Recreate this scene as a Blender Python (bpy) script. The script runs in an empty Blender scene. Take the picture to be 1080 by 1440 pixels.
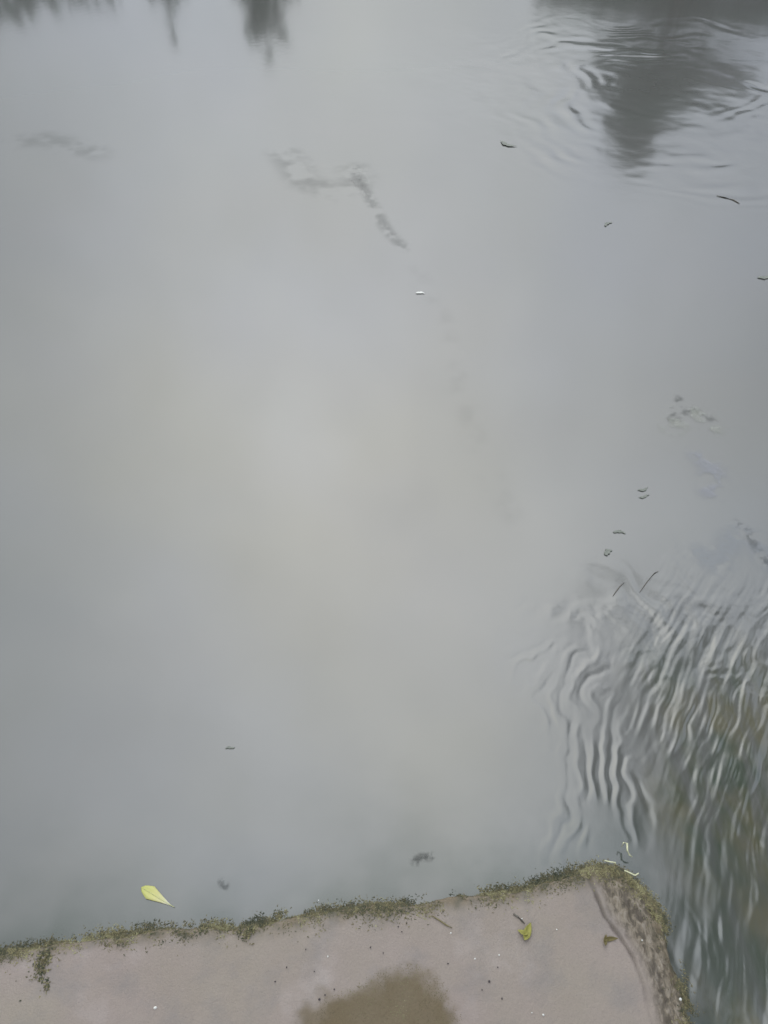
import bpy, math, random
import numpy as np
from mathutils import Vector

rng = np.random.default_rng(7)
random.seed(7)
S = bpy.context.scene
COL = S.collection

# ------------------------------------------------------------------ camera
CAM_H, PITCH, VFOV = 1.5, 48.0, 65.0
cam_d = bpy.data.cameras.new('camera'); cam = bpy.data.objects.new('camera', cam_d); COL.objects.link(cam)
cam.location = (0, 0, CAM_H)
cam.rotation_euler = (math.radians(90 - PITCH), 0, 0)
cam_d.sensor_fit = 'VERTICAL'; cam_d.sensor_height = 36
cam_d.lens = 18 / math.tan(math.radians(VFOV / 2))
cam_d.clip_start = 0.02; cam_d.clip_end = 2000
S.camera = cam

# ------------------------------------------------------------------ world
SKY = dict(base=0.86, lobe=4.2, sx=0.47, sb=0.60, az=-2.5, el=47.0)
SUN_AZ, SUN_EL = 205.0, 58.0          # behind the camera, veiled by cloud
W = bpy.data.worlds.new('World'); S.world = W; W.use_nodes = True
nt = W.node_tree; nt.nodes.clear()
def N(nt, t, **k):
    n = nt.nodes.new(t)
    for a, b in k.items(): setattr(n, a, b)
    return n
def mathn(nt, op, a, b=None, clamp=False):
    n = N(nt, 'ShaderNodeMath', operation=op, use_clamp=clamp)
    for i, v in enumerate((a, b)):
        if v is None: continue
        if isinstance(v, (int, float)): n.inputs[i].default_value = v
        else: nt.links.new(v, n.inputs[i])
    return n.outputs[0]
def mixc(nt, fac, a, b, mode='MIX'):
    n = N(nt, 'ShaderNodeMix', data_type='RGBA', blend_type=mode)
    for s, v in ((n.inputs[0], fac), (n.inputs[6], a), (n.inputs[7], b)):
        if isinstance(v, (int, float)): s.default_value = v
        elif isinstance(v, tuple): s.default_value = (*v, 1) if len(v) == 3 else v
        else: nt.links.new(v, s)
    return n.outputs[2]
def noise(nt, vec, scale, detail=4, rough=0.55, dist=0.0):
    n = N(nt, 'ShaderNodeTexNoise'); n.inputs['Scale'].default_value = scale
    n.inputs['Detail'].default_value = detail; n.inputs['Roughness'].default_value = rough
    n.inputs['Distortion'].default_value = dist
    if vec is not None: nt.links.new(vec, n.inputs['Vector'])
    return n
def ramp(nt, v, stops):
    n = N(nt, 'ShaderNodeValToRGB')
    e = n.color_ramp.elements
    while len(e) < len(stops): e.new(0.5)
    for i, (p, c) in enumerate(stops):
        e[i].position = p; e[i].color = (c, c, c, 1) if isinstance(c, (int, float)) else (*c, 1)
    nt.links.new(v, n.inputs[0]); return n.outputs[0]

out = N(nt, 'ShaderNodeOutputWorld'); bg = N(nt, 'ShaderNodeBackground'); bg.inputs[1].default_value = 0.1
sky = N(nt, 'ShaderNodeTexSky', sky_type='NISHITA'); sky.sun_disc = False
sky.sun_elevation = math.radians(SUN_EL); sky.sun_rotation = math.radians(SUN_AZ)
sky.dust_density = 4; sky.air_density = 1.2
hs = N(nt, 'ShaderNodeHueSaturation'); hs.inputs['Saturation'].default_value = 0.3; hs.inputs['Value'].default_value = 0.9
nt.links.new(sky.outputs[0], hs.inputs['Color'])
tc = N(nt, 'ShaderNodeTexCoord')
az, el = math.radians(SKY['az']), math.radians(SKY['el'])
d0 = (math.sin(az) * math.cos(el), math.cos(az) * math.cos(el), math.sin(el))
def dotn(v):
    n = N(nt, 'ShaderNodeVectorMath', operation='DOT_PRODUCT'); nt.links.new(tc.outputs['Generated'], n.inputs[0]); n.inputs[1].default_value = v
    return n.outputs['Value']
# thin bright cloud: an oval glow, taller than wide
qa = mathn(nt, 'POWER', mathn(nt, 'DIVIDE', dotn((math.cos(az), -math.sin(az), 0)), SKY['sx']), 2.0)
qb = mathn(nt, 'POWER', mathn(nt, 'DIVIDE', dotn((-math.sin(az) * math.sin(el), -math.cos(az) * math.sin(el), math.cos(el))), SKY['sb']), 2.0)
front = mathn(nt, 'MULTIPLY', mathn(nt, 'ADD', dotn(d0), 0.1), 1.6, clamp=True)
lobe = mathn(nt, 'MULTIPLY', mathn(nt, 'EXPONENT', mathn(nt, 'MULTIPLY', mathn(nt, 'ADD', qa, qb), -1.0)), front)
cl = noise(nt, tc.outputs['Generated'], 4.0, 5, 0.6)
clv = mathn(nt, 'ADD', mathn(nt, 'MULTIPLY', cl.outputs[0], 0.55), 0.73)
lc = mixc(nt, lobe, mixc(nt, mathn(nt, 'ADD', mathn(nt, 'MULTIPLY', dotn((1, 0.25, 0)), 0.9), 0.25, clamp=True), (0.90, 0.97, 1.05), (0.85, 0.95, 1.18)), (1.0, 0.982, 0.945))
amt = mathn(nt, 'MULTIPLY', ramp(nt, dotn((0, 0, 1)), [(0.0, 0.46), (0.25, 0.56), (0.45, 0.86), (0.62, 1.0)]), mathn(nt, 'MULTIPLY', mathn(nt, 'ADD', mathn(nt, 'MULTIPLY', lobe, SKY['lobe']), SKY['base']), mathn(nt, 'MULTIPLY', clv, 10.0)))
hue = noise(nt, tc.outputs['Generated'], 2.6, 3, 0.5)
hc = N(nt, 'ShaderNodeValToRGB'); nt.links.new(hue.outputs[0], hc.inputs[0])
for q_, c_ in ((0, (1.01, 1.01, .95)), (1, (.975, 1.0, 1.05))): hc.color_ramp.elements[q_].color = (*c_, 1); hc.color_ramp.elements[q_].position = .36 + .28 * q_
lc = mixc(nt, 1.0, lc, hc.outputs[0], 'MULTIPLY')
veil = N(nt, 'ShaderNodeVectorMath', operation='SCALE'); nt.links.new(lc, veil.inputs[0]); nt.links.new(amt, veil.inputs['Scale'])
tot = mixc(nt, 0.12, veil.outputs[0], hs.outputs[0])
nt.links.new(tot, bg.inputs[0]); nt.links.new(bg.outputs[0], out.inputs[0])

sd = bpy.data.lights.new('sun', 'SUN'); sun = bpy.data.objects.new('sun', sd); COL.objects.link(sun)
sd.energy = 0.6; sd.angle = math.radians(25); sd.color = (1, 0.97, 0.93)
a, e = math.radians(SUN_AZ), math.radians(SUN_EL)
sun.rotation_euler = Vector((math.sin(a) * math.cos(e), math.cos(a) * math.cos(e), math.sin(e))).to_track_quat('Z', 'Y').to_euler()
S.view_settings.view_transform = 'Standard'; S.view_settings.look = 'None'
S.view_settings.exposure = 0.06; S.view_settings.gamma = 1; S.view_settings.use_curve_mapping = False

# ------------------------------------------------------------------ helpers
FPX = 720 / math.tan(math.radians(VFOV / 2)); CP, SP = math.cos(math.radians(PITCH)), math.sin(math.radians(PITCH))
def ray(px, py):
    x, u = (px - 540) / FPX, (720 - py) / FPX
    return np.array([x, CP + u * SP, -SP + u * CP])
def P(px, py, z=0.0):                      # place on the level z
    d = ray(px, py); t = (z - CAM_H) / d[2]
    return np.array([d[0] * t, d[1] * t, z])
def R(px, py, D):                          # place at distance D whose mirror image shows in the water there
    d = ray(px, py); t = D / math.hypot(d[0], d[1])
    return np.array([d[0] * t, d[1] * t, -(CAM_H + d[2] * t)])

def vnoise(x, y, seed=0):                  # smooth value noise, -1..1
    xi, yi = np.floor(x).astype(np.int64), np.floor(y).astype(np.int64)
    fx, fy = x - xi, y - yi
    fx, fy = fx * fx * fx * (fx * (fx * 6 - 15) + 10), fy * fy * fy * (fy * (fy * 6 - 15) + 10)
    def h(a, b):
        n = (a * 374761393 + b * 668265263 + seed * 974634777) & 0xffffffff
        n = ((n ^ (n >> 13)) * 1274126177) & 0xffffffff
        return ((n ^ (n >> 16)) & 0xffff) / 32767.5 - 1
    return (h(xi, yi) * (1 - fx) + h(xi + 1, yi) * fx) * (1 - fy) + (h(xi, yi + 1) * (1 - fx) + h(xi + 1, yi + 1) * fx) * fy
def fbm(x, y, s, o=4, seed=0, g=0.5):
    r, a, t = 0, 1, 0
    for i in range(o):
        r = r + a * vnoise(x * s * 2 ** i + 11.3 * i, y * s * 2 ** i - 7.1 * i, seed + i); t += a; a *= g
    return 1.6 * r / t
def sstep(a, b, x):
    t = np.clip((x - a) / (b - a), 0, 1); return t * t * (3 - 2 * t)

def mesh(name, verts, faces, mat=None, parent=None, smooth=False):
    me = bpy.data.meshes.new(name)
    verts = np.asarray(verts, dtype=np.float32)
    if isinstance(faces, np.ndarray):
        k = faces.shape[1]; me.vertices.add(len(verts)); me.vertices.foreach_set('co', verts.ravel())
        me.loops.add(faces.size); me.loops.foreach_set('vertex_index', faces.ravel().astype(np.int32))
        me.polygons.add(len(faces)); me.polygons.foreach_set('loop_start', np.arange(0, faces.size, k, dtype=np.int32))
        me.update(calc_edges=True)
    else:
        me.from_pydata([tuple(map(float, v)) for v in verts], [], faces)
    me.polygons.foreach_set('use_smooth', np.full(len(me.polygons), smooth))
    me.update()
    if mat: me.materials.append(mat)
    o = bpy.data.objects.new(name, me); COL.objects.link(o)
    if parent: o.parent = parent
    return o
def attr(o, name, vals):
    at = o.data.attributes.new(name, 'FLOAT', 'POINT'); at.data.foreach_set('value', np.asarray(vals, dtype=np.float32).ravel())
def tag(o, label=None, cat=None, group=None, kind=None):
    for k, v in (('label', label), ('category', cat), ('group', group), ('kind', kind)):
        if v: o[k] = v
    return o
def thing(name, label, cat, loc=(0, 0, 0), group=None):
    o = bpy.data.objects.new(name, None); COL.objects.link(o); o.location = loc; o.empty_display_size = 0.05
    return tag(o, label, cat, group)
def gridfaces(nx, ny):                     # index = j*nx+i
    i, j = np.meshgrid(np.arange(nx - 1), np.arange(ny - 1)); a = (j * nx + i).ravel()
    return np.stack([a, a + 1, a + nx + 1, a + nx], 1)

def mat(name):
    m = bpy.data.materials.new(name); m.use_nodes = True
    nt = m.node_tree; b = nt.nodes['Principled BSDF']
    return m, nt, b
def simple(name, col, rough=0.7, spec=0.3, var=0.25, scale=60, trans=0):
    m, nt, b = mat(name)
    g = N(nt, 'ShaderNodeTexCoord')
    n = noise(nt, g.outputs['Object'], scale, 4)
    c = mixc(nt, n.outputs[0], tuple(x * (1 - var) for x in col), tuple(min(1, x * (1 + var)) for x in col))
    nt.links.new(c, b.inputs['Base Color']); b.inputs['Roughness'].default_value = rough
    b.inputs['Specular IOR Level'].default_value = spec
    return m

# ------------------------------------------------------------------ ledge outline
EDGE_Z = 0.03
edge_px = [(-900, 1440), (-420, 1385), (-150, 1352), (0, 1328), (75, 1315), (150, 1303), (230, 1294), (290, 1291), (345, 1289), (400, 1278), (450, 1271),
           (500, 1266), (560, 1264), (610, 1258), (660, 1250), (720, 1240), (765, 1229), (800, 1216), (832, 1208), (862, 1210),
           (890, 1222), (912, 1243), (928, 1262), (944, 1288), (956, 1325), (966, 1360), (977, 1400), (989, 1450), (1004, 1520), (1030, 1640)]
edge = np.array([P(x, y, EDGE_Z)[:2] for x, y in edge_px])
inner_px = [(818, 1216), (832, 1250), (848, 1292), (868, 1318), (888, 1350), (903, 1390), (914, 1440), (928, 1520), (945, 1640)]
inner = np.array([P(x, y, EDGE_Z)[:2] for x, y in inner_px])
def polydist(x, y, pl):                    # unsigned distance and nearest-segment side (+ = right of travel) to a polyline
    best = np.full(x.shape, 1e9); side = np.zeros(x.shape)
    for (x0, y0), (x1, y1) in zip(pl[:-1], pl[1:]):
        dx, dy = x1 - x0, y1 - y0; L = dx * dx + dy * dy
        t = np.clip(((x - x0) * dx + (y - y0) * dy) / L, 0, 1)
        ex, ey = x - x0 - t * dx, y - y0 - t * dy
        d = np.hypot(ex, ey); c = dx * (y - y0) - dy * (x - x0)
        m = d < best - 1e-9
        best = np.where(m, d, best); side = np.where(m, np.sign(-c), side)
    return best, side
def sdf(x, y):                             # >0 on the ledge
    d, s = polydist(x, y, edge); return d * s

# ------------------------------------------------------------------ water
def steps(*segs):                          # (start, end, step)
    r = [np.arange(a, b, s) for a, b, s in segs]; return np.concatenate(r + [[segs[-1][1]]])
xs = steps((-400, -40, 60), (-40, -4, 4), (-4, -0.9, 0.1), (-0.9, 0.12, 0.02), (0.12, 0.95, 0.0035), (0.95, 2.9, 0.010), (2.9, 4, 0.1), (4, 40, 4), (40, 400, 60))
ys = steps((-60, -1, 6), (-1, 0.06, 0.05), (0.06, 1.35, 0.0035), (1.35, 2.55, 0.02), (2.55, 6, 0.0105), (6, 9.4, 0.2))
X, Y = np.meshgrid(xs, ys)
def waves(X, Y):
    # the current past the end of the ledge: long crests bending round it
    cx, cy = P(1330, 1290)[:2]
    wx = X + 0.030 * fbm(X, Y, 8, 3, 21); wy = Y + 0.05 * fbm(X, Y, 6, 3, 25)
    r = np.hypot((wx - cx), (wy - cy) * 0.85)
    ph = 2 * np.pi * r / 0.040 + 3.4 * fbm(X, Y, 7, 3, 3) + 1.3 * fbm(X, Y * 0.6, 34, 2, 13)
    s1 = np.sin(ph) + 0.3 * np.sin(2.6 * ph + 1.1 + 3 * vnoise(X * 9, Y * 9, 77))
    ux = X + 0.008 * fbm(X, Y, 9, 2, 27) - 0.10 * Y - 0.30 * Y * Y
    s2 = fbm(ux, Y * 0.13, 70, 3, 31, 0.75)              # fine threads along the flow
    s3 = fbm(ux, Y * 0.35, 24, 3, 41, 0.6)                # short chop
    xl, xr = P(710, 1050)[0], P(825, 1050)[0]
    b = X + 0.05 * fbm(X, Y, 4, 2, 55)
    zx = sstep(xl, xr, b)
    zy = 1 - sstep(P(0, 1010)[1], P(0, 820)[1], Y + 0.07 * fbm(X, Y, 6, 2, 57) - 0.18 * sstep(P(880, 900)[0], P(1060, 900)[0], X))
    patch = np.clip(0.55 + 0.9 * fbm(X, Y, 6.5, 3, 61), 0.05, 1.3)
    turb = sstep(P(840, 1050)[0], P(960, 1050)[0], b)
    h = zx * zy * (0.00054 * patch * np.clip(0.55 + 1.1 * fbm(X + 0.1 * Y, Y * 0.8, 15, 2, 63), 0.05, 1.2) * s1 * (1.1 - 0.7 * turb) + turb * (0.00080 * s2 * (0.5 + 0.6 * patch) + 0.0008 * s3 * (0.3 + patch)))
    # isolated wavelets above
    z2 = np.exp(-(((X - P(930, 850)[0]) / 0.26) ** 2 + ((Y - P(930, 850)[1]) / 0.13) ** 2)) * np.clip(0.6 + fbm(X, Y, 7, 2, 73), 0, 1.2)
    h = h + z2 * 0.0013 * fbm(wx + 0.4 * wy, wy * 0.6, 19, 3, 71)
    # rings far right
    qx, qy = P(925, 130)[:2]
    rr = np.hypot(X - qx, (Y - qy) * 0.92) + 0.13 * fbm(X, Y, 2.2, 3, 81)
    ang = fbm((X - qx) / (rr + .15), (Y - qy) / (rr + .15), 1.8, 2, 85)
    m = sstep(0.22, 0.42, rr) * (1 - sstep(0.62, 1.15, rr)) * np.clip(0.5 + ang, 0, 1.2)
    h = h + 0.0012 * m * (0.5 + 0.6 * fbm(X, Y, 6, 2, 88)) * np.sin(2 * np.pi * rr / 0.105 + 2 * fbm(X, Y, 2.5, 2, 83))
    h = h + 0.0010 * np.exp(-((X - qx) / 1.1) ** 2 - ((Y - qy) / 0.8) ** 2) * fbm(X + 0.3 * Y, Y, 5.5, 3, 91)
    # faint swell everywhere near
    h = h + 0.0005 * np.exp(-(X / 8) ** 2 - (Y / 12) ** 2) * vnoise(X * 1.3, Y * 1.3, 5)
    return h
Z = waves(X, Y)
far = sstep(6.5, 12, np.hypot(X, Y)); Z = Z * (1 - far)

mw = bpy.data.materials.new('river_water'); mw.use_nodes = True; nt = mw.node_tree; nt.nodes.clear()
wo = N(nt, 'ShaderNodeOutputMaterial'); df = N(nt, 'ShaderNodeBsdfDiffuse'); gl = N(nt, 'ShaderNodeBsdfGlossy'); mx = N(nt, 'ShaderNodeMixShader')
gl.inputs['Roughness'].default_value = 0.065
lw = N(nt, 'ShaderNodeLayerWeight'); lw.inputs[0].default_value = 0.5
F0 = 0.095
fr = mathn(nt, 'ADD', mathn(nt, 'MULTIPLY', mathn(nt, 'POWER', lw.outputs['Facing'], 5.0), 1 - F0), F0)
g = N(nt, 'ShaderNodeNewGeometry')
big = noise(nt, g.outputs['Position'], 1.3, 3)
at_edge = N(nt, 'ShaderNodeAttribute', attribute_name='algae'); at_rp = N(nt, 'ShaderNodeAttribute', attribute_name='chop'); at_wd = N(nt, 'ShaderNodeAttribute', attribute_name='weed')
murk = mixc(nt, big.outputs[0], (0.070, 0.075, 0.068), (0.083, 0.080, 0.078))
murk = mixc(nt, at_edge.outputs['Fac'], murk, (0.014, 0.024, 0.017))  # water colour turns dark green towards the ledge
st = N(nt, 'ShaderNodeMapping'); st.inputs['Scale'].default_value = (26, 4.5, 1); nt.links.new(g.outputs['Position'], st.inputs['Vector'])
sn = noise(nt, st.outputs[0], 1.0, 5, 0.6, 0.6)
sn2 = noise(nt, g.outputs['Position'], 7.0, 3)
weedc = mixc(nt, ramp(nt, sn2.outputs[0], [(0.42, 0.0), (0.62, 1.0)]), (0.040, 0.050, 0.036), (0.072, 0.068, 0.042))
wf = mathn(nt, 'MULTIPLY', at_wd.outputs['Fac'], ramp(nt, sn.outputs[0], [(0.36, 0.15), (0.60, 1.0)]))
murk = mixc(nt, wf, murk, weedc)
nt.links.new(murk, df.inputs[0])
nt.links.new(mathn(nt, 'ADD', mathn(nt, 'MULTIPLY', at_rp.outputs['Fac'], 0.065), 0.075), gl.inputs['Roughness'])
bn = noise(nt, g.outputs['Position'], 26, 3); bp = N(nt, 'ShaderNodeBump'); bp.inputs['Strength'].default_value = 0.03; bp.inputs['Distance'].default_value = 0.004
nt.links.new(bn.outputs[0], bp.inputs['Height']); nt.links.new(bp.outputs[0], gl.inputs['Normal'])
nt.links.new(fr, mx.inputs[0]); nt.links.new(df.outputs[0], mx.inputs[1]); nt.links.new(gl.outputs[0], mx.inputs[2]); nt.links.new(mx.outputs[0], wo.inputs[0])
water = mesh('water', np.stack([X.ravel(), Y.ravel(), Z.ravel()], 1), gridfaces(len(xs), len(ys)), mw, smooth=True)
tag(water, kind='structure')
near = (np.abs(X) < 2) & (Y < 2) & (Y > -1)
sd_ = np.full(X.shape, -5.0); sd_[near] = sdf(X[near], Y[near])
edge_tint = np.exp(-np.clip(-sd_, 0, 9) / (0.095 * (1 + 0.35 * fbm(X, Y, 6, 2, 7)))) * 1.0
edge_tint = edge_tint * (0.75 + 0.5 * fbm(X, Y, 14, 3, 9))
attr(water, 'algae', np.clip(edge_tint, 0, 1))  # strength of the dark green tint, fading away from the ledge
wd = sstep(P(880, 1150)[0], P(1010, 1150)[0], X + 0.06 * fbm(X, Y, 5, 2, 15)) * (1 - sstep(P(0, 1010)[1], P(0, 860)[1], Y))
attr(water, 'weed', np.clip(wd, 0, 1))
attr(water, 'chop', np.maximum(sstep(P(700, 1050)[0], P(860, 1050)[0], X) * (1 - sstep(P(0, 900)[1], P(0, 700)[1], Y)), 0.6 * np.exp(-((X - P(900, 130)[0]) / 1.2) ** 2 - ((Y - P(900, 130)[1]) / 1.5) ** 2)))   # tiny capillary ripples, finer than the mesh

# river bed and banks: one ground sheet, deep under the water, rising at the far bank to the horizon
gx = steps((-800, -60, 60), (-60, 60, 3), (60, 800, 60)); gy = steps((-400, -4, 40), (-4, 9, 1.0), (9, 16, 0.35), (16, 60, 4), (60, 900, 60))
GX, GY = np.meshgrid(gx, gy)
GZ = -0.9 + 1.25 * sstep(8.6, 10.2, GY) + 0.10 * fbm(GX, GY, 0.4, 3, 3)
mg, nt, b = mat('bank_soil'); g = N(nt, 'ShaderNodeNewGeometry')
n1 = noise(nt, g.outputs['Position'], 2.0, 6)
nt.links.new(mixc(nt, n1.outputs[0], (0.03, 0.045, 0.02), (0.10, 0.085, 0.055)), b.inputs['Base Color']); b.inputs['Roughness'].default_value = 0.95
ground = tag(mesh('ground', np.stack([GX.ravel(), GY.ravel(), GZ.ravel()], 1), gridfaces(len(gx), len(gy)), mg, smooth=True), kind='structure')

# ------------------------------------------------------------------ stone ledge
lx_ = steps((-2.4, -0.8, 0.05), (-0.8, 0.75, 0.0025), (0.75, 1.0, 0.05)); ly_ = steps((-1.6, 0.10, 0.05), (0.10, 0.56, 0.0025))
LX, LY = np.meshgrid(lx_, ly_)
D = sdf(LX, LY)
Di, Si = polydist(LX, LY, inner); Din = Di * Si            # >0 inside the smooth top
Dn = D + 0.004 * fbm(LX, LY, 30, 3, 101) + 0.006 * fbm(LX, LY, 9, 2, 103)
top = 0.045 + 0.0010 * fbm(LX, LY, 6, 3, 105) + 0.0003 * fbm(LX, LY, 90, 3, 107)
right = sstep(0, -0.03, Din) * sstep(P(780, 1300, .03)[0], P(830, 1300, .03)[0], LX)
strip = right
rough_ = fbm(LX + 0.25 * LY, LY * 0.55, 85, 4, 111, 0.6)
fall = 1 - sstep(-0.016, 0.020, Dn)
H = top - strip * (0.005 + 0.22 * np.clip(0.055 - D, 0, 0.055) - 0.0032 * rough_ + 0.0030 * np.clip(-fbm(LX, LY * 0.7, 60, 2, 115), 0, 1))
crack = np.exp(-(Di / (0.0036 + 0.0016 * fbm(LX, LY, 40, 2, 117))) ** 2) * (LX > P(800, 1300, .03)[0]) * np.clip(0.75 + 0.8 * sstep(.27, .40, LY) + 1.0 * fbm(LX, LY, 18, 2, 119), 0, 1)
H = H - 0.006 * crack - fall * 0.16 - 0.02 * np.clip(0.018 - Dn, 0, 0.02) ** 1
lip = np.exp(-((Dn - 0.012) / 0.012) ** 2)
H = H + lip * 0.0025 * fbm(LX, LY, 70, 3, 121)
keep = (D > -0.05)
F = gridfaces(len(lx_), len(ly_)); F = F[keep.ravel()[F].all(1)]
ms, nt, b = mat('wet_stone'); g = N(nt, 'ShaderNodeNewGeometry'); pos = g.outputs['Position']
c = mixc(nt, ramp(nt, noise(nt, pos, 4.5, 5).outputs[0], [(0.35, 0.0), (0.65, 1.0)]), (0.200, 0.172, 0.142), (0.208, 0.172, 0.155))
c = mixc(nt, mathn(nt, 'MULTIPLY', ramp(nt, noise(nt, pos, 16, 5, .6).outputs[0], [(0.48, 0.0), (0.68, 1.0)]), 0.42), c, (0.140, 0.130, 0.128))
c = mixc(nt, mathn(nt, 'MULTIPLY', ramp(nt, noise(nt, pos, 9, 4, .6).outputs[0], [(0.58, 0.0), (0.75, 1.0)]), 0.5), c, (0.27, 0.240, 0.22))
c = mixc(nt, mathn(nt, 'MULTIPLY', ramp(nt, noise(nt, pos, 420, 3, .7).outputs[0], [(0.30, 1.0), (0.45, 0.0)]), 0.28), c, (0.09, 0.08, 0.07))
am = N(nt, 'ShaderNodeAttribute', attribute_name='damp'); ar = N(nt, 'ShaderNodeAttribute', attribute_name='strip'); ap = N(nt, 'ShaderNodeAttribute', attribute_name='pit'); ay = N(nt, 'ShaderNodeAttribute', attribute_name='film')
c = mixc(nt, mathn(nt, 'MULTIPLY', ar.outputs['Fac'], 0.75), c, (0.130, 0.106, 0.070))
mpz = N(nt, 'ShaderNodeMapping'); mpz.inputs['Scale'].default_value = (1.0, 0.5, 0.5); mpz.inputs['Rotation'].default_value = (0, 0, 0.25); nt.links.new(pos, mpz.inputs['Vector'])
pitn = noise(nt, mpz.outputs[0], 115, 4, 0.6, 0.6); pitf = mathn(nt, 'MULTIPLY', ramp(nt, pitn.outputs[0], [(0.40, 1.0), (0.53, 0.0)]), ar.outputs['Fac'])
ridge = mathn(nt, 'MULTIPLY', ramp(nt, pitn.outputs[0], [(0.52, 0.0), (0.64, 1.0)]), ar.outputs['Fac'])
c = mixc(nt, mathn(nt, 'MULTIPLY', pitf, 0.75), c, (0.040, 0.032, 0.022))
c = mixc(nt, mathn(nt, 'MULTIPLY', ridge, 0.6), c, (0.23, 0.20, 0.165))
c = mixc(nt, ap.outputs['Fac'], c, (0.045, 0.036, 0.028))
mossn = noise(nt, pos, 60, 4, .6)
c = mixc(nt, am.outputs['Fac'], c, mixc(nt, ramp(nt, mossn.outputs[0], [(0.4, 0.0), (0.6, 1.0)]), (0.050, 0.045, 0.022), (0.120, 0.092, 0.055)))
c = mixc(nt, ay.outputs['Fac'], c, mixc(nt, mossn.outputs[0], (0.085, 0.062, 0.030), (0.105, 0.080, 0.045)))
nt.links.new(c, b.inputs['Base Color'])
nt.links.new(ramp(nt, noise(nt, pos, 12, 3).outputs[0], [(0.3, 0.45), (0.7, 0.75)]), b.inputs['Roughness'])
b.inputs['Specular IOR Level'].default_value = 0.35
bp = N(nt, 'ShaderNodeBump'); bp.inputs['Strength'].default_value = 0.6; bp.inputs['Distance'].default_value = 0.003
nt.links.new(noise(nt, pos, 240, 4, .65).outputs[0], bp.inputs['Height']); bp2 = N(nt, 'ShaderNodeBump'); bp2.inputs['Distance'].default_value = 0.004; nt.links.new(ar.outputs['Fac'], bp2.inputs['Strength']); nt.links.new(pitn.outputs[0], bp2.inputs['Height']); nt.links.new(bp.outputs[0], bp2.inputs['Normal']); nt.links.new(bp2.outputs[0], b.inputs['Normal'])
ledge_t = thing('stone_ledge', 'flat pinkish grey stone ledge with mossy edge at the waterline', 'stone ledge', (0, 0, 0))
ledge = mesh('stone_slab', np.stack([LX.ravel(), LY.ravel(), H.ravel()], 1), F, ms, ledge_t, smooth=True)
damp = np.clip(1 - sstep(0.012, 0.046 + 0.012 * fbm(LX, LY, 8, 3, 131), D + 0.007 * fbm(LX, LY, 40, 3, 133)), 0, 1)
attr(ledge, 'damp', damp * 0.85); attr(ledge, 'strip', strip)
attr(ledge, 'pit', np.clip(strip * sstep(0.12, 0.55, -rough_ ) * 0.6 + crack * 0.6 * (0.6 + 0.6 * sstep(.27, .40, LY)), 0, 1))
ax, ay_ = P(551, 1456, .045)[:2]
def patch_d(x, y):
    a_ = np.hypot((x - ax - .024) / 0.094, (y - ay_ + .005) / 0.100); b_ = np.hypot((x - ax + .060) / 0.072, (y - ay_ + .005) / 0.070)
    return -np.log(np.exp(-5 * a_) + np.exp(-5 * b_)) / 5 + 0.06 + 0.10 * fbm(x, y, 16, 4, 141)
fd = patch_d(LX, LY)
film = 1 - sstep(0.72, 1.12, fd + 0.08 * fbm(LX, LY, 60, 3, 149))
f2 = np.exp(-(((LX - P(470, 1440, .045)[0]) / 0.07) ** 2 + ((LY - P(470, 1435, .045)[1]) / 0.05) ** 2))
stain = np.exp(-(((LX - P(60, 1365, .045)[0]) / 0.012) ** 2 + ((LY - P(60, 1362, .045)[1]) / 0.045) ** 2)) * (0.6 + 0.6 * fbm(LX, LY, 50, 3, 143))
attr(ledge, 'film', np.clip(np.maximum(film * 0.95, 0.8 * sstep(0.45, 0.8, f2 + 0.2 * fbm(LX, LY, 30, 3, 145))), 0, 1) + 0)

def ledge_z(x, y):
    i = np.clip(np.searchsorted(lx_, x), 0, len(lx_) - 1); j = np.clip(np.searchsorted(ly_, y), 0, len(ly_) - 1)
    return H[j, i]

# ------------------------------------------------------------------ moss fringe, algae fuzz (stuff)
def blades(pts, length, width, lean, seed):
    """many bent two-segment blades; pts (n,3)"""
    r = np.random.default_rng(seed); n = len(pts)
    a = r.uniform(0, 2 * np.pi, n); L = length * r.uniform(0.4, 1.5, n); w = width * r.uniform(0.6, 1.5, n)
    up = r.uniform(0.15, 1.0, n) * (1 - lean) + 0.05; ca, sa = np.cos(a), np.sin(a)
    a2 = a + r.normal(0, 0.7, n)
    d1 = np.stack([ca * (1 - up), sa * (1 - up), up], 1); d2 = np.stack([np.cos(a2), np.sin(a2), up * 0.1 - 0.15 * r.random(n)], 1)
    s = np.stack([-sa, ca, np.zeros(n)], 1)
    p0 = pts; p1 = pts + d1 * (L * 0.5)[:, None]; p2 = p1 + d2 * (L * 0.5)[:, None]
    sw = s * w[:, None]
    V = np.stack([p0 - sw * .6, p0 + sw * .6, p1 + sw, p1 - sw, p2], 1).reshape(-1, 3)
    k = np.arange(n) * 5
    T = np.concatenate([np.stack([k, k + 1, k + 2], 1), np.stack([k, k + 2, k + 3], 1), np.stack([k + 3, k + 2, k + 4], 1)])
    return V, T
def moss_mat(name, stops):
    m, nt, b = mat(name); at = N(nt, 'ShaderNodeAttribute', attribute_name='tone')
    nt.links.new(ramp(nt, at.outputs['Fac'], stops), b.inputs['Base Color']); b.inputs['Roughness'].default_value = 0.6
    b.inputs['Specular IOR Level'].default_value = 0.35
    return m
seg = np.diff(edge, axis=0); sl = np.hypot(seg[:, 0], seg[:, 1])
def along(n, r):                            # random places along the visible edge
    m = (np.arange(len(sl)) >= 2) & (np.arange(len(sl)) < len(sl) - 1)
    p = sl * m; k = r.choice(len(sl), n, p=p / p.sum()); t = r.random(n)
    pt = edge[k] + seg[k] * t[:, None]; nrm = np.stack([seg[k, 1], -seg[k, 0]], 1) / sl[k][:, None]   # points onto the ledge
    return pt, nrm
r = np.random.default_rng(3)
pt, nr = along(120000, r)
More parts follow.
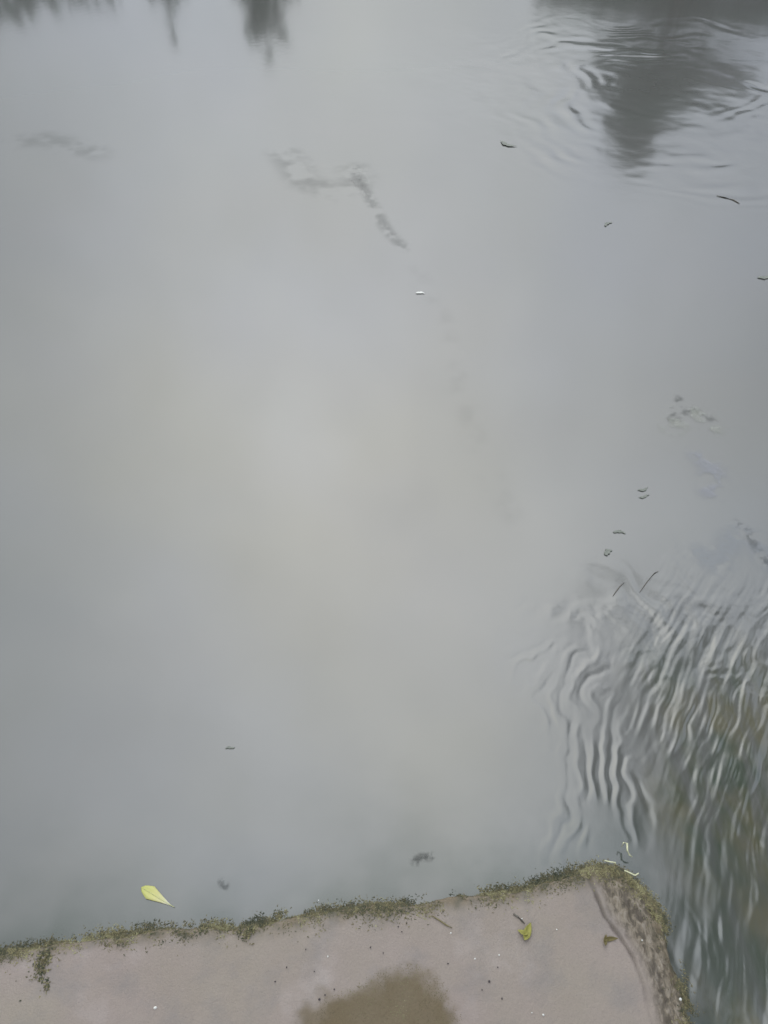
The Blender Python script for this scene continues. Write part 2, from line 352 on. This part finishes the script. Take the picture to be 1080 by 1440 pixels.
off = r.normal(0.008, 0.007, len(pt)); off = np.where(r.random(len(pt)) < 0.35, 0.006 + np.abs(r.normal(0, 0.014, len(pt))), off)
q = pt + nr * off[:, None]
dens = 0.62 + 0.45 * fbm(q[:, 0], q[:, 1], 14, 3, 201) + 0.45 * fbm(q[:, 0], q[:, 1], 60, 2, 203)
# thick patches seen in the picture
for (x, y, rad, w) in ((30, 1345, .05, .7), (150, 1310, .03, .5), (290, 1295, .014, .6), (350, 1300, .016, .9), (560, 1268, .05, .5), (700, 1245, .04, .5), (790, 1222, .05, .5), (860, 1215, .045, 1.0), (910, 1255, .04, .9)):
    c_ = P(x, y, .03)[:2]; dens = dens + w * np.exp(-((q[:, 0] - c_[0]) ** 2 + (q[:, 1] - c_[1]) ** 2) / rad ** 2)
kk = dens > 0.35 + 0.75 * r.random(len(q)); q = q[kk]; off_k = off[kk]
inside = sdf(q[:, 0], q[:, 1])
z = np.maximum(np.where(inside > -0.006, ledge_z(q[:, 0], q[:, 1]), 0.0), 0.0) - 0.0005
V, T = blades(np.column_stack([q, z]), 0.0054, 0.00062, 0.5, 5)
tone = 0.50 + 0.22 * fbm(q[:, 0], q[:, 1], 22, 3, 211) + 0.18 * fbm(q[:, 0], q[:, 1], 110, 2, 213) - 0.10 * sstep(0.006, 0.0, off_k) + 0.04 + r.normal(0, 0.16, len(q))
mm = moss_mat('moss', [(0.0, (0.024, 0.030, 0.015)), (0.3, (0.052, 0.054, 0.025)), (0.5, (0.090, 0.074, 0.036)), (0.72, (0.15, 0.135, 0.062)), (1.0, (0.24, 0.23, 0.12))])
moss = mesh('edge_moss', V, T, mm, ledge_t); attr(moss, 'tone', np.repeat(np.clip(tone, 0, 1), 5)); moss['kind'] = 'stuff'

# short algae fuzz on the brown patch
n = 26000; u = r.uniform(-0.16, 0.16, n) + ax; v = r.uniform(-0.03, 0.125, n) + ay_
fd_ = patch_d(u, v)
k = (fd_ < 1.08 - 0.30 * r.random(n) ** 2); u, v = u[k], v[k]
V, T = blades(np.column_stack([u, v, ledge_z(u, v) - 0.0003]), 0.0026, 0.0004, 0.7, 8)
mf = moss_mat('algae_fuzz', [(0.0, (0.055, 0.045, 0.020)), (0.5, (0.105, 0.082, 0.045)), (0.8, (0.12, 0.12, 0.055)), (1.0, (0.26, 0.22, 0.15))])
fz = mesh('brown_algae', V, T, mf, ledge_t); attr(fz, 'tone', np.repeat(np.clip(0.45 + 0.3 * fbm(u, v, 30, 3, 9) + r.normal(0, .12, len(u)), 0, 1), 5)); fz['kind'] = 'stuff'

# stray moss tufts on the stone
def tuft(cpx, cpy, rad, n, name, label, seed, z=0.045, cat='moss tuft', stretch=1.0, ln=0.007):
    rr = np.random.default_rng(seed); c_ = P(cpx, cpy, z)
    q = rr.normal(0, rad, (n, 2)) * np.array([1, stretch]); zz = ledge_z(q[:, 0] + c_[0], q[:, 1] + c_[1]) - c_[2]
    V, T = blades(np.column_stack([q, zz]), ln, 0.0009, 0.3, seed)
    o = mesh(name, V, T, mm); o.location = c_; attr(o, 'tone', np.repeat(np.clip(rr.normal(0.42, .2, n), 0, 1), 5))
    o = tag(o, label, cat); o['kind'] = 'stuff'; return o
tuft(60, 1352, 0.007, 260, 'moss_tuft', 'dark moss tuft trailing down the stone at far left', 31, stretch=2.2)
tuft(348, 1303, 0.007, 320, 'moss_tuft', 'brown green moss clump hanging inward from the edge, left of centre', 32, stretch=1.5)
tuft(288, 1300, 0.006, 200, 'moss_tuft', 'small dark moss clump at the edge, right of the yellow floating leaf', 33)
tuft(66, 1385, 0.003, 60, 'moss_tuft', 'tiny black moss speck below the trailing tuft at left', 34, stretch=2.0, ln=.004)

# ------------------------------------------------------------------ small things
def leaf_mesh(L, Wd, curl=0.15, fold=0.12, tip=0.5, n=14, prof=None):
    V = []; F = []
    for i in range(n + 1):
        t = i / n
        w = (prof(t) if prof else math.sin(math.pi * t ** tip) ** 0.9) * Wd / 2 + 1e-5
        zc = curl * L * (t - 0.5) ** 2
        for s in (-1, -0.5, 0, 0.5, 1):
            V.append((L * (t - 0.5), s * w, zc + abs(s) * fold * w))
    for i in range(n):
        for j in range(4):
            a = i * 5 + j; F.append((a, a + 5, a + 6, a + 1))
    return V, F
def solid(o, th):
    m = o.modifiers.new('thickness', 'SOLIDIFY'); m.thickness = th; return o
def tube(name, pts, rad, m, parent=None, ns=7):
    pts = [Vector(p) for p in pts]; V = []; F = []
    for i, p in enumerate(pts):
        d = (pts[min(i + 1, len(pts) - 1)] - pts[max(i - 1, 0)]).normalized()
        a = d.orthogonal().normalized(); b_ = d.cross(a); rr = rad[i] if isinstance(rad, (list, tuple)) else rad
        for k in range(ns):
            t = 2 * math.pi * k / ns; V.append(p + (a * math.cos(t) + b_ * math.sin(t)) * rr)
    for i in range(len(pts) - 1):
        for k in range(ns):
            F.append((i * ns + k, i * ns + (k + 1) % ns, (i + 1) * ns + (k + 1) % ns, (i + 1) * ns + k))
    F.append(tuple(range(ns))[::-1]); F.append(tuple(range((len(pts) - 1) * ns, len(pts) * ns)))
    return mesh(name, V, F, m, parent, smooth=True)

m_yel, nt, b = mat('yellow_leaf'); tcn = N(nt, 'ShaderNodeTexCoord'); sx = N(nt, 'ShaderNodeSeparateXYZ'); nt.links.new(tcn.outputs['Object'], sx.inputs[0])
tt = mathn(nt, 'ADD', mathn(nt, 'MULTIPLY', sx.outputs[0], 15.0), 0.5)
cc = ramp(nt, tt, [(0.0, (0.30, 0.34, 0.060)), (0.45, (0.40, 0.40, 0.14)), (0.7, (0.40, 0.40, 0.22)), (0.85, (0.42, 0.43, 0.36))])
cc = mixc(nt, mathn(nt, 'MULTIPLY', noise(nt, tcn.outputs['Object'], 160, 4).outputs[0], 0.4), cc, (0.42, 0.34, 0.16))
nt.links.new(cc, b.inputs['Base Color']); b.inputs['Roughness'].default_value = 0.5
# the floating yellow leaf: blunt left end, pointed right end
a0, a1 = P(199, 1248), P(243, 1275); mid = (a0 + a1) / 2; L = float(np.hypot(*(a1 - a0)[:2]))
t = thing('floating_leaf', 'yellow green teardrop leaf floating on the water near the ledge', 'leaf', (mid[0], mid[1], 0.0012))
t.rotation_euler = (0, 0, math.atan2(*(a1 - a0)[1::-1]))
V, F = leaf_mesh(L, L * 0.37, 0.04, 0.10, prof=lambda u: (math.sin(math.pi * min(1, (u / 0.5)) / 2) ** 0.55 if u < 0.28 else max(0.0, (1 - ((u - 0.28) / 0.72)) ** 1.15) * 0.93))
o = mesh('blade', V, F, m_yel, t, True); solid(o, 0.0004)
m_rib = simple('leaf_rib', (0.45, 0.46, 0.22), 0.5)
tube('midrib', [(-L * 0.47, 0, 0.0009), (0, 0, 0.0004), (L * 0.5, 0, 0.0011), (L * 0.56, 0.0005, 0.0012)], [0.0004, 0.0006, 0.0005, 0.0003], m_rib, t)

m_dark = simple('rotted_leaf', (0.15, 0.16, 0.14), 0.6); m_twig = simple('wet_twig', (0.11, 0.10, 0.085), 0.6); m_pale = simple('pale_twig', (0.50, 0.50, 0.33), 0.6)
m_white = simple('white_grit', (0.55, 0.55, 0.52), 0.6, var=0.1); m_green = simple('green_leaf', (0.20, 0.19, 0.045), 0.6, var=0.5, scale=200)
def fleck(px0, py0, px1, py1, wr, m, label, cat='leaf', name='floating_leaf', z=0.0012, group=None):
    a0, a1 = P(px0, py0, z), P(px1, py1, z); mid = (a0 + a1) / 2; L = float(np.hypot(*(a1 - a0)[:2])); wr = wr * .7
    V, F = leaf_mesh(L, L * wr, 0.12, 0.25, 0.8, 8)
    V = [(x, y * (1 + .35 * math.sin(x / L * 17 + px0)) + L * 0.10 * math.sin(x / L * 5 + px0), zz) for x, y, zz in V]
    o = mesh(name, V, F, m, None, True); solid(o, 0.0005); o.location = mid; o.rotation_euler = (0, 0, math.atan2(*(a1 - a0)[1::-1]))
    return tag(o, label, cat, group)
fleck(702, 199, 726, 207, 0.35, m_dark, 'small dark leaf floating left of the big tree reflection')
fleck(862, 747, 880, 750, 0.38, m_dark, 'small dark green leaf floating above the ripples at right')
fleck(897, 690, 912, 686, 0.35, m_dark, 'upper of two dark fragments floating close together at right')
fleck(898, 699, 914, 697, 0.30, m_dark, 'lower of two dark fragments floating close together at right')
fleck(849, 779, 861, 774, 0.8, m_dark, 'blurred dark blob of leaf floating just above the ripples')
fleck(1066, 392, 1082, 388, 0.5, m_dark, 'dark leaf scrap floating at the right edge of the photo')
fleck(317, 1053, 330, 1050, 0.35, m_dark, 'lone dark speck of leaf floating in the open water at lower left')
fleck(850, 318, 860, 312, 0.4, m_dark, 'tiny faint leaf speck floating below the big tree reflection')
fleck(585, 411, 597, 413, 0.55, m_white, 'tiny bright white petal floating alone in the middle of the water', 'petal', 'floating_petal')
def ptube(pp, rad, m, name, label, cat, z=0.002, dz=None):
    pts = [P(x, y, z + (dz[i] if dz else 0)) for i, (x, y) in enumerate(pp)]; c_ = pts[0].copy()
    o = tube(name, [p - c_ for p in pts], rad, m); o.location = c_; return tag(o, label, cat)
ptube([(1008, 275), (1020, 278), (1031, 281), (1040, 286)], [.001, .002, .0025, .001], m_twig, 'floating_twig', 'thin dark twig floating at upper right below the tree reflection', 'twig')
ptube([(862, 838), (866, 832), (872, 824), (878, 819)], [.0006, .0012, .0012, .0006], m_twig, 'floating_twig', 'short dark stick lying in the wavelets above the ledge corner', 'twig')
ptube([(900, 832), (910, 818), (920, 806), (926, 803)], [.0006, .0010, .0010, .0004], m_twig, 'floating_twig', 'slanting dark stick with pale edge in the wavelets at right', 'twig')
ptube([(874, 1191), (877, 1185), (882, 1186), (882, 1196), (885, 1202), (889, 1205)], [.0010, .0015, .0018, .0017, .0016, .0009], m_pale, 'curled_stalk', 'pale curled stem standing off the mossy corner of the ledge' , 'stalk', z=0.02, dz=[0, .004, .006, .004, .0, -.004])
ptube([(878, 1224), (885, 1227), (893, 1231), (898, 1228)], .0011, m_pale, 'dry_grass_stalk', 'short pale stem lying in the moss just right of the ledge corner' , 'stalk', z=0.047)
ptube([(850, 1210), (858, 1212), (866, 1213)], .0010, m_pale, 'dry_grass_stalk', 'short pale stem lying in the moss on top of the ledge corner' , 'stalk', z=0.047)
ptube([(608, 1288), (618, 1294), (628, 1301), (636, 1305)], [.0008, .0013, .0011, .0005], simple('brown_stem', (0.14, 0.12, 0.06), .7), 'dry_grass_stalk', 'brown stem lying on the stone just below the mossy edge, centre' , 'stalk', z=0.047)
ptube([(722, 1285), (728, 1289), (733, 1294), (738, 1299)], [.0012, .0016, .0014, .0006], m_twig, 'dry_twig', 'dark twig on the stone beside the small green leaf', 'twig', z=0.047)
# small green leaf, folded, on the stone
t = thing('fallen_leaf', 'crumpled small yellow green leaf lying on the stone', 'leaf', tuple(P(741, 1310, .048)))
V, F = leaf_mesh(0.030, 0.013, 0.5, 0.6, 0.8, 8); o = mesh('blade', V, F, m_green, t, True); solid(o, .0005); o.rotation_euler = (0.3, 0, 1.1)
V, F = leaf_mesh(0.018, 0.008, 0.5, 0.5, 0.8, 6); o = mesh('leaflet', V, F, m_green, t, True); solid(o, .0005); o.location = (-0.007, -0.002, 0.001); o.rotation_euler = (0.2, 0.2, 2.7)
t = thing('fallen_leaf', 'curled dark olive leaf scrap on the stone beside the rough strip', 'leaf', tuple(P(858, 1320, .046)))
m_ol = simple('olive_leaf', (0.11, 0.09, 0.035), .7, var=.5, scale=200)
V, F = leaf_mesh(0.024, 0.007, 0.8, 0.6, 0.8, 8); o = mesh('blade', V, F, m_ol, t, True); solid(o, .0005); o.rotation_euler = (0.4, 0, 0.1)
V, F = leaf_mesh(0.018, 0.006, 0.8, 0.6, 0.8, 6); o = mesh('leaflet', V, F, m_ol, t, True); solid(o, .0005); o.location = (-0.009, -0.003, 0.001); o.rotation_euler = (0.2, 0.1, 1.3)

# grit on the stone
def pebble(name, px, py, sz, m, label, cat='pebble', group=None, z=0.047, seed=0):
    rr = random.Random(seed); V = []; F = []
    ring = 7
    V.append((0, 0, sz * .55))
    for k in range(ring):
        a = 2 * math.pi * k / ring; q_ = sz * rr.uniform(.7, 1.1); V.append((q_ * .6 * math.cos(a), q_ * .6 * math.sin(a), sz * .4))
    for k in range(ring):
        a = 2 * math.pi * k / ring; q_ = sz * rr.uniform(.8, 1.1); V.append((q_ * math.cos(a), q_ * math.sin(a) * .85, -sz * .3))
    for k in range(ring):
        k2 = (k + 1) % ring; F.append((0, 1 + k, 1 + k2)); F.append((1 + k, 1 + ring + k, 1 + ring + k2, 1 + k2))
    o = mesh(name, V, F, m, None, True); o.location = P(px, py, z); o.rotation_euler = (0, 0, rr.uniform(0, 6)); return tag(o, label, cat, group)
wl = [(218, 1417, .0034, 'white pebble lying alone at lower left of the stone'), (764, 1427, .0024, 'white pebble near the bottom edge, left of the rough strip'),
      (957, 1405, .0032, 'pale pebble sitting on the outer rim of the rough strip'), (634, 1312, .0018, 'white grain just under the brown stem in the centre'),
      (461, 1345, .0018, 'white grain left of centre on the stone above the brown algae'), (668, 1348, .0020, 'white grain right of the brown algae, left one of two'),
      (702, 1343, .0018, 'white grain right of the brown algae, right one of two'), (734, 1292, .0018, 'white grain touching the dark twig'),
      (748, 1424, .0014, 'tiny white grain left of the bottom edge pebble'), (783, 1307, .0016, 'white grain right of the small green leaf'),
      (448, 1266, .0015, 'white grain caught in the moss left of centre'), (903, 1322, .0018, 'white grain in the middle of the rough strip')]
for i, (x, y, s_, lb) in enumerate(wl): pebble('white_pebble', x, y, s_ * .85, m_white, lb, group='white grains on the stone', seed=i, z=0.046 if x < 900 else 0.042)
m_crumb = simple('dark_crumb', (0.05, 0.042, 0.045), .8)
dl = [(521, 1332, .0022), (539, 1340, .0018), (387, 1380, .0024), (403, 1360, .0022), (442, 1366, .0018), (688, 1380, .0032), (706, 1404, .0026), (630, 1355, .0022), (449, 1405, .0032), (457, 1399, .0022), (470, 1391, .0022), (678, 1392, .002), (700, 1360, .002), (430, 1335, .002), (715, 1270, .0016), (560, 1303, .0022), (572, 1298, .002), (565, 1310, .002)]
dl = [(x, y, s_ * .65) for x, y, s_ in dl]
CL = ['black oval crumb midway between the edge moss and the brown algae', 'grey crumb just right of the black oval crumb above the brown algae', 'dark crumb farthest left of the brown algae',
      'dark crumb up and right of the farthest left crumb', 'dark crumb halfway between the farthest left crumbs and the brown algae', 'large dark crumb to the right of the brown algae',
      'dark crumb below and right of the large one, right of the brown algae', 'dark crumb directly above the right shoulder of the brown algae', 'large dark crumb touching the lower left rim of the brown algae',
      'middle crumb of three climbing the left rim of the brown algae', 'topmost crumb of three climbing the left rim of the brown algae', 'brownish crumb close below the large one, right of the brown algae',
      'dark crumb between the two right hand white grains and the small green leaf', 'lone dark crumb on the stone left of centre, near the edge moss', 'dark crumb nearest the moss, above the dark twig',
      'left crumb of three just under the moss at centre', 'right crumb of three just under the moss at centre', 'lowest crumb of three just under the moss at centre']
for i, (x, y, s_) in enumerate(dl): pebble('soil_crumb', x, y, s_, m_crumb, CL[i], 'dirt crumb', 'dark crumbs on the stone', seed=50 + i)

# thin scum films drifting on the water
mfm = bpy.data.materials.new('scum_film'); mfm.use_nodes = True; nt = mfm.node_tree; b = nt.nodes['Principled BSDF']
b.inputs['Roughness'].default_value = 0.6
atf = N(nt, 'ShaderNodeAttribute', attribute_name='cover'); nt.links.new(atf.outputs['Fac'], b.inputs['Alpha'])
oi = N(nt, 'ShaderNodeObjectInfo'); nt.links.new(oi.outputs['Color'], b.inputs['Base Color'])
def film_patch(pp, wpx, colr, strength, label, seed, sc):
    """ragged film along a pixel-traced path pp on the water; width wpx metres"""
    pl = np.array([P(x, y)[:2] for x, y in pp]); lo = pl.min(0) - wpx * 1.5; hi = pl.max(0) + wpx * 1.5
    n1_, n2_ = 130, 130; gx_, gy_ = np.meshgrid(np.linspace(lo[0], hi[0], n1_), np.linspace(lo[1], hi[1], n2_))
    d, _ = polydist(gx_, gy_, pl); v_ = (1 - sstep(0.1, 1.1, d / wpx)) * np.clip(0.45 + 1.5 * fbm(gx_, gy_, sc, 4, seed, .6), 0, 1)
    F_ = gridfaces(n1_, n2_); F_ = F_[(v_.ravel()[F_] > 0.004).any(1)]
    used, inv = np.unique(F_, return_inverse=True)
    P3 = np.stack([gx_.ravel(), gy_.ravel(), waves(gx_, gy_).ravel() + 0.0009 + 0.0002*(seed % 5)], 1)[used]
    c_ = P3.mean(0); o = mesh('floating_scum', P3 - c_, inv.reshape(F_.shape), mfm, smooth=True); o.location = c_
    attr(o, 'cover', v_.ravel()[used] * strength); o.color = (*colr, 1); return tag(o, label, 'scum film')
film_patch([(400, 215), (430, 255), (470, 270), (505, 262), (498, 240)], 0.10, (.06, .063, .06), .20, 'faint grey scum film drifting on the water above centre', 301, 9)
film_patch([(500, 240), (520, 280), (545, 325), (568, 348)], 0.035, (.065, .07, .065), .22, 'thin dotted scum trail running down to the right above the white petal', 302, 26)
film_patch([(585, 380), (625, 450), (640, 520), (670, 620), (700, 690), (735, 740)], 0.05, (.06, .06, .052), .045, 'very faint dirt streak drifting down to the right below the white petal', 311, 14)
film_patch([(583, 1212), (592, 1206), (606, 1204)], 0.011, (.05, .052, .048), .6, 'dull brown smudge of scum drifting off the middle of the mossy edge', 309, 70)
film_patch([(312, 1240), (316, 1246)], 0.010, (.05, .055, .055), .5, 'small dark scum smudge floating right of the yellow leaf', 310, 70)
film_patch([(945, 600), (965, 580), (985, 585), (1000, 600)], 0.05, (.30, .31, .27), .40, 'pale greenish scum patch floating at right', 303, 26)
film_patch([(985, 640), (1003, 660), (1000, 690)], 0.05, (.26, .27, .31), .35, 'pale bluish scum patch floating below the greenish one at right', 304, 24)
film_patch([(985, 780), (1010, 795), (1035, 750), (1060, 760), (1080, 790)], 0.05, (.22, .24, .27), .25, 'pale bluish foam film by the right edge above the ripples', 305, 30)
film_patch([(1035, 735), (1050, 745), (1062, 770), (1078, 790)], 0.015, (.05, .055, .06), .35, 'dark dirt line inside the bluish foam at the right edge', 306, 60)
film_patch([(955, 560), (945, 590), (975, 575), (1000, 590)], 0.018, (.06, .065, .06), .35, 'dark crumbly dirt ring around the greenish scum patch', 307, 60)
film_patch([(20, 200), (60, 195), (140, 215)], 0.10, (.06, .065, .06), .15, 'very faint dirt film drifting near the left edge of the water', 308, 8)

# ------------------------------------------------------------------ trees (seen mirrored in the water)
m_bark = simple('bark', (0.09, 0.075, 0.055), .9, scale=12)
def leafm(name, c1, c2):
    m, nt, b = mat(name); at = N(nt, 'ShaderNodeAttribute', attribute_name='tone')
    nt.links.new(mixc(nt, at.outputs['Fac'], c1, c2), b.inputs['Base Color']); b.inputs['Roughness'].default_value = .6; return m
m_leaf = leafm('foliage', (0.042, 0.082, 0.052), (0.09, 0.16, 0.095))
def crown(name, blobs, leaf, seed, parent, density):
    rr = np.random.default_rng(seed); C = []; 
    for c_, ra, n in blobs:
        n = int(n * density); d = rr.normal(size=(n, 3)); d /= np.linalg.norm(d, axis=1)[:, None]
        k = rr.random(n) ** 0.4
        C.append(np.asarray(c_) + d * k[:, None] * np.asarray(ra))
    C = np.concatenate(C); n = len(C)
    a = rr.normal(size=(n, 3)); a /= np.linalg.norm(a, axis=1)[:, None]; b_ = np.cross(a, rr.normal(size=(n, 3))); b_ /= np.linalg.norm(b_, axis=1)[:, None]
    s = leaf * rr.uniform(.6, 1.4, n)[:, None]
    V = np.stack([C - a * s, C + b_ * s * .5, C + a * s, C - b_ * s * .5], 1).reshape(-1, 3)
    o = mesh(name, V, np.arange(n * 4).reshape(-1, 4), m_leaf, parent); attr(o, 'tone', np.repeat(rr.random(n), 4)); return o
def tree(px_blobs, Dst, label, seed, leaf=0.09, density=1.0, base=None, group=None):
    """px_blobs: (px,py,rx,ry,n) of the mirror image"""
    B = []
    for (x, y, rx, ry, n) in px_blobs:
        c_ = R(x, y, Dst); l = R(x - rx, y, Dst); t_ = R(x, y - ry, Dst); r_x = float(np.linalg.norm(c_ - l)); r_z = abs(float(c_[2] - t_[2]))
        B.append([c_, (r_x, max(r_x, r_z) * .8, r_z), n])
    cx = np.mean([b_[0] for b_ in B], axis=0); bs = np.array([cx[0], cx[1], 0.3]) if base is None else np.array(base)
    t = thing('tree', label, 'tree', tuple(bs), group)
    for b_ in B: b_[0] = b_[0] - bs
    top = cx - bs
    m1 = top * np.array([.15, .15, .5]) + np.array([.1, .1, 0])
    tube('trunk', [(0, 0, -.3), tuple(m1), tuple(top * .95)], [.014 * top[2] + .03, .008 * top[2] + .02, .012], m_bark, t, 8)
    for b_ in B:
        tube('limb', [tuple(m1), tuple((m1 + b_[0]) / 2 + np.array([0, 0, .1])), tuple(b_[0])], [.007 * top[2], .004 * top[2], .008], m_bark, t, 6)
    crown('crown', B, leaf, seed, t, density); return t
tree([(905, 105, 55, 46, 1500), (965, 104, 60, 36, 1500), (1015, 116, 50, 30, 900), (860, 110, 30, 30, 500), (875, 190, 22, 22, 260), (897, 165, 42, 48, 1100), (930, 150, 40, 30, 600), (892, 212, 28, 26, 420), (1010, 112, 48, 18, 500), (860, 75, 30, 12, 120), (872, 92, 22, 20, 200), (940, 135, 50, 22, 500)], 14, 'tall bushy tree rising on the far bank, mirrored at upper right', 401)
tree([(870, 4, 70, 22, 1000), (950, 14, 70, 30, 1700), (1040, 14, 70, 36, 1900), (800, -3, 50, 16, 400), (900, -30, 120, 26, 1600)], 16, 'dark dense tree on the far bank mirrored along the top right', 402)
tree([(1120, 5, 80, 40, 1100), (1180, 0, 90, 60, 1200)], 17, 'dark tree on the far bank beyond the right edge', 403)
tree([(365, 14, 26, 28, 180), (358, 42, 16, 18, 150), (395, 40, 24, 34, 60), (375, 78, 20, 16, 30), (375, -20, 50, 30, 500)], 18, 'slender sparse tree on the far bank mirrored at the top, left of centre', 404, leaf=.11, density=.42)
tree([(238, 14, 12, 24, 30), (243, 50, 7, 12, 22), (230, -20, 40, 24, 300)], 18, 'thin young tree on the far bank mirrored at the top left', 405, leaf=.1, density=.38)
tree([(10, 6, 50, 30, 300), (-50, 20, 50, 60, 700), (70, -10, 60, 26, 300), (140, 2, 30, 16, 60)], 17, 'leafy tree on the far bank mirrored in the top left corner', 406, leaf=.1, density=.38)
# overhanging tree on the right, above the running water
base = (4.6, 1.2, .3)
B = [(835, 950, 22, 30, 60), (835, 1060, 20, 50, 60), (835, 842, 14, 16, 70), (870, 838, 22, 14, 90), (930, 860, 22, 12, 60), (990, 880, 26, 14, 90), (880, 1000, 30, 50, 230), (865, 1100, 28, 60, 200), (1000, 985, 45, 40, 500), (930, 1000, 30, 35, 160), (960, 1080, 45, 60, 500), (925, 1180, 30, 60, 220), (1090, 980, 60, 60, 700), (1075, 1080, 60, 80, 900), (1010, 1190, 60, 90, 900), (1090, 1220, 70, 120, 1400), (1000, 1340, 80, 90, 1300), (1080, 1400, 90, 120, 1500), (940, 1420, 60, 60, 500), (1150, 1200, 70, 250, 2500), (1160, 950, 60, 120, 900)]
def R_h(px, py, h):                        # same, at a given height
    d = ray(px, py); t = (-h - CAM_H) / d[2]; return np.array([d[0] * t, d[1] * t, h])
t = thing('tree', 'overhanging tree leaning over the water at right, mirrored in the ripples', 'tree', base)
bl = []
for (x, y, rx, ry, n) in B:
    h = 5.0 + random.uniform(-.5, .6); c_ = R_h(x, y, h) - np.array(base); w_ = float(np.linalg.norm(R_h(x - rx, y, h) - R_h(x, y, h))); d_ = float(np.linalg.norm(R_h(x, y - ry, h) - R_h(x, y, h)))
    bl.append((c_, (w_, d_, .45), n))
top = np.array([-1.0, .1, 4.6])
tube('trunk', [(0, 0, -.3), (-.1, 0, 2.0), (-.5, .05, 3.6), tuple(top)], [.24, .19, .14, .10], m_bark, t, 10)
for c_, _, _ in bl: tube('limb', [tuple(top), tuple((top + c_) / 2 + np.array([0, 0, .15])), tuple(c_)], [.07, .04, .01], m_bark, t, 6)
crown('crown', bl, .05, 411, t, 0.52)
